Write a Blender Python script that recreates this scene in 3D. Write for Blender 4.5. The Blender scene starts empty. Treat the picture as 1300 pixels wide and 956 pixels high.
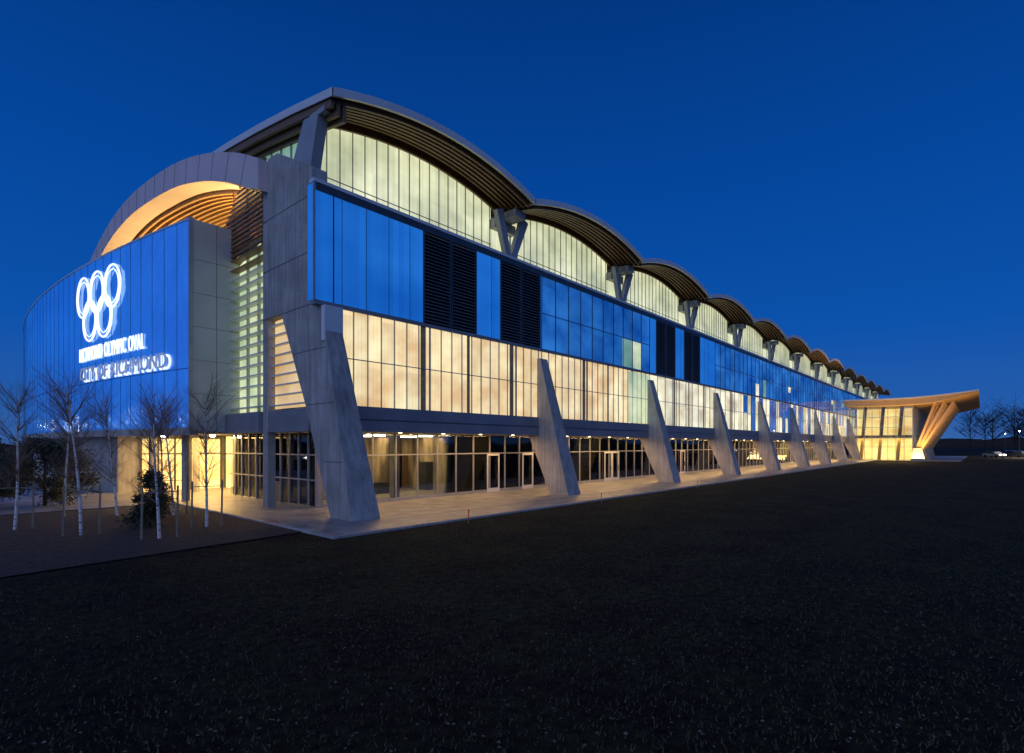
import bpy, bmesh, math, random
from mathutils import Vector, Matrix
random.seed(7)
scene = bpy.context.scene
scene.view_settings.view_transform = 'Standard'
try: scene.view_settings.look = 'None'
except Exception: pass
scene.view_settings.exposure = 0

# ------------------------------------------------------------ materials
def newmat(name):
    m = bpy.data.materials.new(name); m.use_nodes = True
    nt = m.node_tree; b = nt.nodes['Principled BSDF']
    return m, nt, b
def N(nt, t, **kw):
    n = nt.nodes.new(t)
    for k, v in kw.items(): setattr(n, k, v)
    return n
def L(nt, a, b): nt.links.new(a, b)
def math_n(nt, op, a, b=None, clamp=False):
    n = N(nt, 'ShaderNodeMath', operation=op, use_clamp=clamp)
    for i, v in enumerate((a, b)):
        if v is None: continue
        if isinstance(v, (int, float)): n.inputs[i].default_value = v
        else: L(nt, v, n.inputs[i])
    return n.outputs[0]
def c4(c): return (c[0], c[1], c[2], 1)

def noisy(name, c1, c2, scale=2.0, rough=0.7, metal=0.0, bump=0.0, bscale=20, detail=6, stretch=(1,1,1), spec=0.5, lo=.3, hi=.7):
    m, nt, b = newmat(name)
    tc = N(nt, 'ShaderNodeTexCoord'); mp = N(nt, 'ShaderNodeMapping'); mp.inputs['Scale'].default_value = stretch
    L(nt, tc.outputs['Object'], mp.inputs[0])
    no = N(nt, 'ShaderNodeTexNoise'); no.inputs['Scale'].default_value = scale; no.inputs['Detail'].default_value = detail
    L(nt, mp.outputs[0], no.inputs[0])
    cr = N(nt, 'ShaderNodeValToRGB'); cr.color_ramp.elements[0].position = lo; cr.color_ramp.elements[1].position = hi
    cr.color_ramp.elements[0].color = c4(c1); cr.color_ramp.elements[1].color = c4(c2)
    L(nt, no.outputs[0], cr.inputs[0]); L(nt, cr.outputs[0], b.inputs['Base Color'])
    b.inputs['Roughness'].default_value = rough; b.inputs['Metallic'].default_value = metal
    b.inputs['Specular IOR Level'].default_value = spec
    if bump:
        n2 = N(nt, 'ShaderNodeTexNoise'); n2.inputs['Scale'].default_value = bscale; n2.inputs['Detail'].default_value = 5
        L(nt, mp.outputs[0], n2.inputs[0])
        bp = N(nt, 'ShaderNodeBump'); bp.inputs['Strength'].default_value = bump; bp.inputs['Distance'].default_value = .05
        L(nt, n2.outputs[0], bp.inputs['Height']); L(nt, bp.outputs[0], b.inputs['Normal'])
    return m

def glow(name, colA, colB, strength, pw=1.0, axis=0, off=0.0, base=(.3,.3,.3), rough=.25, var=.35, spec=.5, nz=.35, corr=12.0, metal=0.0, wav=0.0, nscale=1.3):
    """translucent lit panel: emission varies per panel and with soft noise"""
    m, nt, b = newmat(name)
    tc = N(nt, 'ShaderNodeTexCoord'); sx = N(nt, 'ShaderNodeSeparateXYZ'); L(nt, tc.outputs['Object'], sx.inputs[0])
    u = sx.outputs[axis]
    q = math_n(nt, 'FLOOR', math_n(nt, 'DIVIDE', math_n(nt, 'SUBTRACT', u, off), pw))
    zq = math_n(nt, 'FLOOR', math_n(nt, 'DIVIDE', sx.outputs[2], 2.15 if pw>.5 else 50))
    cb = N(nt, 'ShaderNodeCombineXYZ'); L(nt, q, cb.inputs[0]); L(nt, zq, cb.inputs[1])
    wn = N(nt, 'ShaderNodeTexWhiteNoise'); L(nt, cb.outputs[0], wn.inputs[0])
    mp = N(nt, 'ShaderNodeMapping'); mp.inputs['Scale'].default_value = (.28,.28,nz); L(nt, tc.outputs['Object'], mp.inputs[0])
    no = N(nt, 'ShaderNodeTexNoise'); no.inputs['Scale'].default_value = nscale; no.inputs['Detail'].default_value = 3; L(nt, mp.outputs[0], no.inputs[0])
    cr = N(nt, 'ShaderNodeValToRGB'); cr.color_ramp.elements[0].position=.32; cr.color_ramp.elements[1].position=.68
    cr.color_ramp.elements[0].color=c4(colA); cr.color_ramp.elements[1].color=c4(colB)
    L(nt, no.outputs[0], cr.inputs[0]); L(nt, cr.outputs[0], b.inputs['Emission Color'])
    f = math_n(nt, 'ADD', math_n(nt, 'MULTIPLY', wn.outputs[0], var), 1-var/2)
    s = math_n(nt, 'SINE', math_n(nt, 'MULTIPLY', u, 2*math.pi*corr))
    f2 = math_n(nt, 'ADD', math_n(nt, 'MULTIPLY', s, .05), 1)
    f3 = math_n(nt, 'MULTIPLY', math_n(nt, 'MULTIPLY', f, f2), strength)
    L(nt, f3, b.inputs['Emission Strength'])
    b.inputs['Base Color'].default_value = c4(base); b.inputs['Roughness'].default_value = rough
    b.inputs['Specular IOR Level'].default_value = spec; b.inputs['Metallic'].default_value = metal
    if wav:
        n3=N(nt,'ShaderNodeTexNoise'); n3.inputs['Scale'].default_value=1.1; n3.inputs['Detail'].default_value=1; L(nt,tc.outputs['Object'],n3.inputs[0])
        bp=N(nt,'ShaderNodeBump'); bp.inputs['Strength'].default_value=1; bp.inputs['Distance'].default_value=wav
        L(nt,n3.outputs[0],bp.inputs['Height']); L(nt,bp.outputs[0],b.inputs['Normal'])
    return m
def emis(name, col, s):
    m, nt, b = newmat(name)
    b.inputs['Base Color'].default_value = c4((.5,.5,.5)); b.inputs['Emission Color'].default_value = c4(col); b.inputs['Emission Strength'].default_value = s
    return m

MAT = {}
def concretemat():
    m,nt,b=newmat('board_concrete')
    tc=N(nt,'ShaderNodeTexCoord')
    n1=N(nt,'ShaderNodeTexNoise'); n1.inputs['Scale'].default_value=.7; n1.inputs['Detail'].default_value=9; n1.inputs['Roughness'].default_value=.65; L(nt,tc.outputs['Object'],n1.inputs[0])
    cr=N(nt,'ShaderNodeValToRGB'); cr.color_ramp.elements[0].position=.3; cr.color_ramp.elements[1].position=.72
    cr.color_ramp.elements[0].color=(.27,.255,.235,1); cr.color_ramp.elements[1].color=(.47,.45,.42,1); L(nt,n1.outputs[0],cr.inputs[0])
    mp=N(nt,'ShaderNodeMapping'); mp.inputs['Scale'].default_value=(6,6,.35); L(nt,tc.outputs['Object'],mp.inputs[0])
    n2=N(nt,'ShaderNodeTexNoise'); n2.inputs['Scale'].default_value=1; n2.inputs['Detail'].default_value=4; L(nt,mp.outputs[0],n2.inputs[0])
    c2=N(nt,'ShaderNodeValToRGB'); c2.color_ramp.elements[0].position=.35; c2.color_ramp.elements[1].position=.6
    c2.color_ramp.elements[0].color=(.72,.72,.72,1); c2.color_ramp.elements[1].color=(1,1,1,1); L(nt,n2.outputs[0],c2.inputs[0])
    mx=N(nt,'ShaderNodeMixRGB',blend_type='MULTIPLY'); mx.inputs[0].default_value=1; L(nt,cr.outputs[0],mx.inputs[1]); L(nt,c2.outputs[0],mx.inputs[2])
    L(nt,mx.outputs[0],b.inputs['Base Color']); b.inputs['Roughness'].default_value=.8
    n3=N(nt,'ShaderNodeTexNoise'); n3.inputs['Scale'].default_value=11; n3.inputs['Detail'].default_value=6; L(nt,tc.outputs['Object'],n3.inputs[0])
    bp=N(nt,'ShaderNodeBump'); bp.inputs['Strength'].default_value=.35; bp.inputs['Distance'].default_value=.05; L(nt,n3.outputs[0],bp.inputs['Height']); L(nt,bp.outputs[0],b.inputs['Normal'])
    return m
MAT['concrete'] = concretemat()
MAT['concrete_d'] = noisy('concrete_band', (.16,.17,.19), (.22,.23,.25), .8, .6, bump=.1)
MAT['joint'] = noisy('joint_shadow_gap', (.10,.10,.10), (.14,.14,.14), .8, .8)
MAT['arch_panel'] = noisy('arch_metal_panel', (.58,.46,.44), (.66,.54,.51), .6, .45)
MAT['fascia'] = noisy('roof_fascia_metal', (.58,.58,.57), (.68,.68,.66), .5, .4, metal=.1)
MAT['roof'] = noisy('roof_membrane', (.30,.32,.34), (.38,.40,.42), .7, .6)
MAT['wood'] = noisy('glulam_wood', (.12,.065,.03), (.24,.135,.065), 3, .55, stretch=(.3,3,3), bump=.1)
MAT['wood_l'] = noisy('cedar_slats', (.44,.25,.10), (.60,.37,.16), 3, .5, stretch=(.3,3,3))
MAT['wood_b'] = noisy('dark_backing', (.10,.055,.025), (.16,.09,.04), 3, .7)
MAT['frame'] = noisy('aluminium_frame', (.30,.31,.32), (.38,.39,.40), 2, .4, metal=.4)
MAT['frame_d'] = noisy('dark_frame', (.05,.055,.06), (.08,.085,.09), 2, .4, metal=.3)
MAT['frame_b'] = noisy('blue_gasket', (.015,.05,.14), (.02,.06,.17), 2, .4)
MAT['louvre'] = noisy('louvre_metal', (.02,.022,.028), (.04,.042,.05), 2, .45, metal=.3)
MAT['slat'] = noisy('louvre_blade', (.09,.09,.105), (.13,.13,.15), 2, .45, metal=.2)
MAT['steel'] = noisy('strut_steel', (.24,.26,.28), (.32,.34,.36), 1, .5)
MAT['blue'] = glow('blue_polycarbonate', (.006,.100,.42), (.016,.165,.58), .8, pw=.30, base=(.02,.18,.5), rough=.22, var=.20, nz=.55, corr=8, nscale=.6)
MAT['blue_g'] = glow('blue_glass', (.002,.05,.26), (.03,.20,.60), .7, pw=1.43, off=11.8, base=(.01,.08,.3), rough=.05, var=.5, spec=.9, corr=0, wav=.04)  # per-panel emission imitates patchy reflections in the glass
MAT['blue_curve'] = glow('blue_curved_glass', (.003,.070,.32), (.008,.12,.46), .52, pw=.3125, axis=1, off=30, base=(.10,.40,.95), rough=.10, var=.22, spec=.9, corr=0, nz=.4, wav=.05, nscale=.7, metal=.35)  # emission paints in some of the sky reflection's brightness
MAT['cream'] = glow('cream_panel', (.70,.45,.18), (1.0,.86,.49), 1.02, pw=.715, off=12.2, base=(.38,.36,.26), var=.24, rough=.2, corr=5, spec=.3, nscale=2.0)
MAT['cream_w'] = glow('pale_panel', (.58,.48,.27), (.98,.92,.62), 1.0, pw=1.43, off=11.8, base=(.36,.36,.30), var=.5, rough=.08, spec=.6, corr=0, wav=.03, nscale=2.0)
MAT['clere'] = glow('clerestory_panel', (.47,.51,.30), (.86,.87,.56), .95, pw=.715, off=12.7, base=(.4,.42,.36), var=.16, corr=3)
MAT['teal'] = glow('teal_glass', (.10,.28,.24), (.30,.52,.36), .7, pw=1.1, axis=1, base=(.1,.2,.2), var=.2)
MAT['green'] = glow('green_lit_panel', (.30,.42,.24), (.80,.86,.50), .95, pw=1.5, axis=1, base=(.3,.33,.3), var=.2)
MAT['warmwin'] = glow('warm_window', (.70,.42,.16), (1,.74,.36), .75, pw=1.2, axis=1, base=(.4,.33,.2), var=.3)
MAT['sidepanel'] = noisy('grey_green_panel', (.38,.41,.38), (.45,.48,.45), .5, .35)
MAT['lobby'] = glow('lobby_glow', (.95,.48,.10), (1.0,.76,.26), 1.4, pw=2.0, axis=1, base=(.5,.4,.3), var=.5, nz=.8)
MAT['intwall'] = noisy('interior_wall', (.16,.12,.09), (.62,.50,.36), 1.1, .8, stretch=(1,1,.25), lo=.4, hi=.6, detail=2)
MAT['intfloor'] = noisy('interior_floor_finish', (.20,.17,.13), (.32,.27,.2), 1, .4)
MAT['lamp'] = emis('lamp_warm', (1,.78,.45), 12)
MAT['lampw'] = emis('lamp_white', (1,.9,.75), 60)
MAT['sign'] = emis('sign_white', (.85,.92,1), 1.15)
MAT['sign_d'] = emis('sign_dim', (.22,.32,.65), .35)
MAT['banner'] = glow('banner_print', (.55,.08,.10), (.7,.7,.66), .5, pw=.9, base=(.4,.3,.3), var=.6)
MAT['orange'] = noisy('orange_paint', (.6,.12,.03),(.7,.16,.04),3,.6)
def glassmat():
    m, nt, b = newmat('window_glass')
    out = nt.nodes['Material Output']
    tr = N(nt,'ShaderNodeBsdfTransparent'); tr.inputs[0].default_value=(.80,.85,.86,1)
    gl = N(nt,'ShaderNodeBsdfGlossy'); gl.inputs['Roughness'].default_value=.03; gl.inputs[0].default_value=(.9,.95,1,1)
    fr = N(nt,'ShaderNodeFresnel'); fr.inputs[0].default_value=1.5
    f = math_n(nt,'ADD',fr.outputs[0],.02,True)
    mx = N(nt,'ShaderNodeMixShader'); L(nt,f,mx.inputs[0]); L(nt,tr.outputs[0],mx.inputs[1]); L(nt,gl.outputs[0],mx.inputs[2])
    L(nt,mx.outputs[0],out.inputs[0]); return m
MAT['glass'] = glassmat()

# ------------------------------------------------------------ mesh accumulator
class Obj:
    def __init__(s, name): 
        s.name=name; s.parts={}; s.lights=[]
    def _p(s, part, mat):
        return s.parts.setdefault(part, dict(v=[], f=[], m=mat))
    def add(s, part, mat, verts, faces):
        p=s._p(part,mat); o=len(p['v']); p['v']+= [tuple(v) for v in verts]; p['f'] += [tuple(i+o for i in f) for f in faces]
    def box(s, part, mat, x0,x1,y0,y1,z0,z1):
        v=[(x0,y0,z0),(x1,y0,z0),(x1,y1,z0),(x0,y1,z0),(x0,y0,z1),(x1,y0,z1),(x1,y1,z1),(x0,y1,z1)]
        s.add(part,mat,v,[(0,3,2,1),(4,5,6,7),(0,1,5,4),(1,2,6,5),(2,3,7,6),(3,0,4,7)])
    def beam(s, part, mat, a, b, w, h, w2=None, h2=None, up=(0,0,1)):
        a=Vector(a); b=Vector(b); d=(b-a).normalized(); u=Vector(up)
        if abs(d.dot(u))>.98: u=Vector((1,0,0))
        r=d.cross(u).normalized(); u=r.cross(d).normalized()
        w2=w if w2 is None else w2; h2=h if h2 is None else h2
        v=[a-r*w/2-u*h/2,a+r*w/2-u*h/2,a+r*w/2+u*h/2,a-r*w/2+u*h/2,b-r*w2/2-u*h2/2,b+r*w2/2-u*h2/2,b+r*w2/2+u*h2/2,b-r*w2/2+u*h2/2]
        s.add(part,mat,v,[(0,3,2,1),(4,5,6,7),(0,1,5,4),(1,2,6,5),(2,3,7,6),(3,0,4,7)])
    def cone(s, part, mat, a, b, r1, r2, n=8):
        a=Vector(a); b=Vector(b); d=(b-a).normalized(); u=Vector((0,0,1)) if abs(d.z)<.9 else Vector((1,0,0))
        r=d.cross(u).normalized(); u=r.cross(d)
        v=[]; 
        for c,rr in ((a,r1),(b,r2)):
            for i in range(n):
                t=2*math.pi*i/n; v.append(c+r*math.cos(t)*rr+u*math.sin(t)*rr)
        f=[(i,(i+1)%n,n+(i+1)%n,n+i) for i in range(n)]+[tuple(range(n-1,-1,-1)),tuple(range(n,2*n))]
        s.add(part,mat,v,f)
    def prism_x(s, part, mat, poly, x0, x1, x0b=None, x1b=None, taper=None):
        n=len(poly); v=[]
        for (y,z) in poly:
            v.append(((taper(y,z)[0] if taper else x0),y,z))
        for (y,z) in poly:
            v.append(((taper(y,z)[1] if taper else x1),y,z))
        f=[tuple(range(n)),tuple(range(2*n-1,n-1,-1))]+[(i,n+i,n+(i+1)%n,(i+1)%n) for i in range(n)]
        s.add(part,mat,v,f)
    def build(s, origin=(0,0,0)):
        e=bpy.data.objects.new(s.name,None); scene.collection.objects.link(e)
        e.empty_display_size=.5
        for pn,p in s.parts.items():
            me=bpy.data.meshes.new(pn); me.from_pydata(p['v'],[],p['f']); me.update()
            bm=bmesh.new(); bm.from_mesh(me); bmesh.ops.recalc_face_normals(bm,faces=bm.faces); bm.to_mesh(me); bm.free()
            me.materials.append(MAT[p['m']] if isinstance(p['m'],str) else p['m'])
            o=bpy.data.objects.new(pn,me); scene.collection.objects.link(o); o.parent=e
        for l in s.lights: l.parent=e
        s.empty=e
        return e
def area(owner, name, loc, sx, sy, power, col, rot=(0,0,0)):
    ld=bpy.data.lights.new(name,'AREA'); ld.shape='RECTANGLE'; ld.size=sx; ld.size_y=sy; ld.energy=power; ld.color=col
    o=bpy.data.objects.new(name,ld); o.location=loc; o.rotation_euler=rot; scene.collection.objects.link(o)
    owner.lights.append(o); return o
WARM=(1,.58,.22)

# ------------------------------------------------------------ arena
A=Obj('sports_arena')
X0=11.8; BAY=14.3; NB=13
YB=20.5; YC=24.0; YG=23.3; XE=X0+NB*BAY
RISE=1.12
def jx(k): return X0+BAY*k
def roofbase(y): return 18.35+2.9*(1-((y-50)/29.0)**2) if y<50 else 18.35+2.9*(1-((y-50)/45.0)**2)
def archx(x):
    t=((x-X0)/BAY)%1.0
    return RISE*(1-(2*t-1)**2)
ARCH=[(25.4,16.4),(27.9,17.55),(32.1,19.0),(37.2,20.2),(43.8,21.0),(48,21.15),(52.4,20.85),(57.6,19.8),(64,17.6),(68.5,15.2)]
def archz(y):
    P=ARCH
    if y<=P[0][0]: return P[0][1]
    if y>=P[-1][0]: return P[-1][1]
    for i in range(len(P)-1):
        if P[i][0]<=y<=P[i+1][0]:
            p1=P[i];p2=P[i+1]; 
            def sl(j):
                j0=max(0,j-1); j1=min(len(P)-1,j+1); return (P[j1][1]-P[j0][1])/(P[j1][0]-P[j0][0])
            h=p2[0]-p1[0]; t=(y-p1[0])/h; m1=sl(i)*h; m2=sl(i+1)*h
            return (2*t**3-3*t**2+1)*p1[1]+(t**3-2*t*t+t)*m1+(-2*t**3+3*t*t)*p2[1]+(t**3-t*t)*m2
for k in range(NB):
    xa=jx(k)+.05 if k else 12.25; xb=jx(k+1)-.05
    nx=20; ny=16; ys=[21.0+(80-21.0)*j/ny for j in range(ny+1)]
    top=[];bot=[]
    for i in range(nx+1):
        t=i/nx; x=xa+(xb-xa)*t
        for y in ys:
            z=roofbase(y)+RISE*(1-(2*t-1)**2)
            top.append((x,y,z)); bot.append((x,y,z-.28))
    def idx(i,j): return i*(ny+1)+j
    A.add('roof_top','roof',top,[(idx(i,j),idx(i+1,j),idx(i+1,j+1),idx(i,j+1)) for i in range(nx) for j in range(ny)])
    A.add('roof_soffit','wood',bot,[(idx(i,j),idx(i,j+1),idx(i+1,j+1),idx(i+1,j)) for i in range(nx) for j in range(ny)])
    vs=[];fs=[]
    for i in range(nx+1):
        p=top[idx(i,0)]; vs += [(p[0],p[1]-.06,p[2]+.05),(p[0],p[1]-.06,p[2]-.32),(p[0],p[1]+.08,p[2]-.32),(p[0],p[1]+.08,p[2]+.05)]
    for i in range(nx):
        a=i*4;b=a+4
        for q in range(4): fs.append((a+q,a+(q+1)%4,b+(q+1)%4,b+q))
    fs += [(0,1,2,3),(nx*4+3,nx*4+2,nx*4+1,nx*4)]
    A.add('roof_fascia','fascia',vs,fs)
    for xx in ((xa,xb)):
        for j in range(ny):
            z0=roofbase(ys[j]); z1=roofbase(ys[j+1])
            o=-.06 if xx==xa else .06
            A.add('roof_fascia','fascia',[(xx+o,ys[j],z0+.05),(xx+o,ys[j+1],z1+.05),(xx+o,ys[j+1],z1-.32),(xx+o,ys[j],z0-.32),(xx,ys[j],z0+.05),(xx,ys[j+1],z1+.05),(xx,ys[j+1],z1-.32),(xx,ys[j],z0-.32)],[(0,1,2,3),(4,7,6,5),(0,4,5,1),(3,2,6,7)])
    for yr,dep in ((21.35,.22),(21.75,.22),(22.15,.22),(22.55,.22),(22.95,.22),(23.35,.22),(23.75,.55)):
        vs=[];fs=[]
        for i in range(nx+1):
            t=i/nx; x=xa+.1+(xb-xa-.2)*t; z=roofbase(yr)+RISE*(1-(2*t-1)**2)-.285
            vs+=[(x,yr,z),(x,yr+.14,z),(x,yr+.14,z-dep),(x,yr,z-dep)]
        for i in range(nx):
            a=i*4;b=a+4
            for q in range(4): fs.append((a+q,a+(q+1)%4,b+(q+1)%4,b+q))
        A.add('soffit_ribs','wood',vs,fs)
    vs=[];fs=[]; ca=jx(k)+1.0; cb=jx(k+1)-.9
    if k==0: ca=12.9
    for i in range(nx+1):
        x=ca+(cb-ca)*i/nx; z=roofbase(YC)+archx(x)-.75
        vs+=[(x,YC,13.6),(x,YC,z)]
    for i in range(nx): fs.append((2*i,2*i+2,2*i+3,2*i+1))
    A.add('clerestory_glazing','clere',vs,fs)
    x=ca
    while x<cb:
        A.box('clerestory_mullions','frame',x-.018,x+.018,YC-.07,YC-.005,13.6,roofbase(YC)+archx(x)-.7); x+=.715
    A.box('clerestory_mullions','frame',ca,cb,YC-.05,YC-.004,16.0,16.04)
    xj=jx(k)
    if k>0:
        for sgn in (-1,1):
            A.beam('roof_struts','steel',(xj,23.2,14.6),(xj+sgn*1.25,23.0,17.9),.45,.35,.6,.35,up=(0,1,0))
        A.box('roof_struts','steel',xj-.4,xj+.4,22.8,23.9,13.75,14.9)
        A.box('roof_struts','steel',xj-1.0,xj+1.0,23.5,24.1,17.0,17.6)
        A.box('strut_infill','clere',xj-.85,xj+.85,23.95,24.0,14.9,17.0)
        A.box('roof_arch_beam','steel',xj-.5,xj+.5,22.2,60,17.55,18.0)
ny=20
for j in range(ny):
    ya=21.3+(58-21.3)*j/ny; yb=21.3+(58-21.3)*(j+1)/ny
    za=roofbase(ya)-.33; zb=roofbase(yb)-.33
    for xo,dep in ((12.3,.35),(12.6,.6),(12.9,.75)):
        A.add('west_edge_beam','wood',[(xo,ya,za),(xo+.16,ya,za),(xo+.16,yb,zb),(xo,yb,zb),(xo,ya,za-dep),(xo+.16,ya,za-dep),(xo+.16,yb,zb-dep),(xo,yb,zb-dep)],[(0,1,2,3),(4,7,6,5),(0,4,5,1),(1,5,6,2),(2,6,7,3),(3,7,4,0)])
vs=[];fs=[]
for j in range(ny+1):
    y=24.0+(46-24.0)*j/ny; lo=archz(y)-1.0; vs+=[(13.1,y,min(lo,roofbase(y)-1)),(13.1,y,roofbase(y)-.9)]
for j in range(ny): fs.append((2*j,2*j+2,2*j+3,2*j+1))
A.add('west_glazing','teal',vs,fs)
y=24.2
while y<40:
    A.box('west_mullions','frame',13.0,13.095,y-.03,y+.03,archz(y)-.9,roofbase(y)-.8); y+=1.1
for z,ye in ((17.2,27),(18.2,30),(19.2,34)):
    A.box('west_mullions','frame',13.02,13.095,24+(max(0,z-17.3))*4.5,ye,z,z+.05)
A.prism_x('west_prop','steel',[(23.3,14.6),(25.2,15.6),(23.6,18.05),(22.3,17.8)],12.25,12.75)
A.box('west_prop','steel',12.27,13.0,21.8,23.2,17.78,18.02)

A.box('core_wall','concrete_d',17.3,XE,24.3,79.8,3.9,17.4)
A.box('south_return_wall','concrete_d',13.2,17.3,24.3,26.3,3.9,17.4)
A.box('box_roof','concrete_d',12.15,XE,YB+.4,24.25,13.45,13.75)
A.box('parapet','fascia',11.05,XE,YB-.06,YB+.35,13.77,13.92)
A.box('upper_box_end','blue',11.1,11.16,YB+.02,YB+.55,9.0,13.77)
A.box('upper_box_edge','frame',11.04,11.12,YB-.05,YB+.02,8.9,13.8)
A.box('upper_box_back','concrete_d',11.16,XE,YB+.3,YB+.55,9.0,13.4)
A.box('mid_band','concrete_d',11.1,XE,YB-.05,YB+.3,8.78,8.96)
A.box('top_line','frame_d',11.16,XE,YB-.035,YB+.0,13.45,13.77)
def bluepan(x0,x1,mat='blue',part='upper_blue_panels'):
    A.box(part,mat,x0,x1,YB,YB+.2,8.96,13.45)
    x=x0+1.2
    while x<x1-.4:
        A.box('blue_panel_joints','frame_b',x-.012,x+.012,YB-.008,YB-.0005,8.97,13.44); x+=1.2
def louvre(x0,x1):
    A.box('louvre_back','louvre',x0,x1,YB+.12,YB+.28,8.96,13.45)
    A.box('louvre_frame','frame_d',x0,x0+.07,YB-.06,YB+.12,8.97,13.44); A.box('louvre_frame','frame_d',x1-.07,x1,YB-.06,YB+.12,8.97,13.44)
    z=9.05
    while z<13.35:
        A.add('louvre_slats','slat',[(x0+.07,YB-.05,z),(x1-.07,YB-.05,z),(x1-.07,YB+.1,z+.1),(x0+.07,YB+.1,z+.1),(x0+.07,YB-.05,z+.03),(x1-.07,YB-.05,z+.03),(x1-.07,YB+.1,z+.13),(x0+.07,YB+.1,z+.13)],[(0,3,2,1),(4,5,6,7),(0,1,5,4),(1,2,6,5),(2,3,7,6),(3,0,4,7)]); z+=.17
def glow_patch(x0,x1,z0,z1,mat='clere',part=None):
    A.box(part or 'room_and_reflection_glow_'+mat,mat,x0+.05,x1-.05,YB-.008,YB+.018,z0,z1)  # glowing panes: lit rooms, and painted stand-ins for reflections
for k in range(NB):
    a=jx(k)
    if k in (0,2):
        s=11.16 if k==0 else a
        bluepan(s,16.75) if k==0 else bluepan(a,41.5)
        if k==0:
            A.box('blue_seams','frame_d',11.925,11.975,YB-.03,YB-.01,8.97,13.44)
            L1=[(16.75,18.55),(18.6,20.4),(22.3,24.1),(24.15,25.95)]
        else:
            L1=[(41.5,43.3),(43.35,45.2),(47.1,48.9),(48.95,50.7)]
        for p in L1: louvre(*p)
        bluepan(L1[1][1]+.0,L1[2][0]); bluepan(L1[3][1],jx(k+1))
    else:
        n=10
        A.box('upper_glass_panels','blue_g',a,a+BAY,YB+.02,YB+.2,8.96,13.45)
        for i in range(n+1):
            x=a+i*BAY/n; A.box('upper_glass_mullions','frame_b',x-.02,x+.02,YB-.03,YB+.018,8.97,13.44)
        A.box('upper_glass_mullions','frame_b',a,a+BAY,YB-.025,YB+.017,11.15,11.19)
        random.seed(50+k)
        if k>=3:
            for i in range(n):
                if random.random()<.22: glow_patch(a+i*1.43,a+(i+1)*1.43,9.0 if random.random()<.6 else 11.2,11.1 if random.random()<.5 else 10.4,random.choice(('cream_w','teal')))  # random glowing panes stand in for light streaks reflected in the glass
glow_patch(36.0,37.5,9.0,11.1,'teal'); glow_patch(37.5,38.95,9.0,11.1,'green')
for k in range(NB):
    a=jx(k)+(.4 if k==0 else 0); b=jx(k+1)
    mat='cream' if k in (0,1) else 'cream_w'
    A.box('lower_glazing_'+mat,mat,a,b,YB+.04,YB+.2,4.7,8.78)
    st=.715 if k in (0,1) else 1.43
    x=a
    while x<b:
        A.box('lower_mullions','frame',x-.018,x+.018,YB-.03,YB+.035,4.7,8.78); x+=st
    A.box('lower_mullions','frame',a,b,YB-.015,YB+.035,6.7,6.74)
    for f,w in ((.33,.16),(.36,.05),(.55,.1),(.80,.16),(.83,.05)):
        x=a+(b-a)*f
        A.box('column_shadow_strips','wood_l',x-w,x+w,YB+.02,YB+.0385,4.7,8.78)  # thin strips painted as shadows of columns behind the lit panels
glow_patch(36.9,38.95,4.75,8.7,'green'); glow_patch(39.0,40.5,4.75,8.7,'green')
random.seed(5)
for k in range(3,9):
    for i in range(10):
        if random.random()<.35:
            x=jx(k)+i*1.43; A.box('blue_glow_panels','blue_g',x+.03,x+1.4,YB+.005,YB+.0335,random.choice((4.72,6.76)),8.75)  # blue glow put into these panes imitates reflected sky
A.box('first_floor_fascia','concrete_d',11.65,XE,YB-.1,YB+.3,3.6,4.7)
A.box('first_floor_fascia_line','frame_d',11.66,XE,YB-.13,YB-.1,4.1,4.14)
A.box('soffit_slab','concrete',11.8,XE,YB+.3,32,3.62,3.9)
def fin(k):
    xr=12.6+BAY*k
    def tp(y,z):
        w=1.3-.6*min(1,z/8.5); return (xr-1.3+.1,xr-1.3+.1+w) if k>0 else (11.4,11.4+w)
    if k>0:
        A.prism_x('concrete_fins','concrete',[(18.2,0),(19.5,0),(21.2,3.6),(21.2,4.8),(20.55,8.3),(20.3,8.3)],0,0,taper=tp)
    else:
        A.prism_x('corner_fin','concrete',[(18.2,0),(19.75,0),(21.8,4.7),(24.0,8.95),(21.2,8.95),(20.42,8.75)],0,0,taper=tp)
for k in range(0,10): fin(k)
A.prism_x('corner_pylon','concrete',[(21.1,8.95),(25.4,8.95),(25.4,16.5),(24.4,16.45),(21.3,14.8)],11.4,12.1)
A.box('corner_pylon','concrete',11.42,12.1,25.4,25.95,3.6,16.3)
A.box('corner_pylon_leg','concrete',11.42,11.8,25.45,25.95,0,3.6)
A.box('corner_cap','fascia',11.36,12.2,20.15,20.42,7.3,8.74)
for z in (8.95,11.2,13.6):
    A.box('pylon_joints','joint',11.39,11.4,21.25,25.9,z,z+.035)
for (y0,y1,z) in ((18.9,20.35,2.3),(19.5,21.7,4.7),(20.1,22.9,7.0)):
    A.box('pylon_joints','joint',11.39,11.4,y0,y1,z,z+.03)
for yy in (22.2,24.4):
    for zz in (9.7,10.6,12.0,12.9):
        A.cone('tie_holes','joint',(11.392,yy,zz),(11.4,yy,zz),.04,.04,8)
A.add('triangle_window','warmwin',[(11.75,21.7,4.7),(11.75,25.38,4.7),(11.75,25.38,8.9),(11.75,23.9,8.9)],[(0,3,2,1)])
for i in range(9):
    z=4.85+i*.47; yy=21.75+(z-4.7)*.52
    A.beam('triangle_louvres','fascia',(11.62,yy,z),(11.62,25.38,z),.2,.06)
A.box('west_ledge','concrete_d',11.44,11.9,21.6,25.4,3.6,4.6)
A.box('west_ledge','concrete_d',11.2,11.9,25.97,29.93,3.6,4.6)
A.box('west_slab','concrete',9.9,14,30,46,3.62,3.9)
A.add('stair_glazing','green',[(11.95,25.95,4.6),(11.95,30,4.6),(11.95,30,12.6),(11.95,25.95,13.6)],[(0,3,2,1)])
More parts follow.
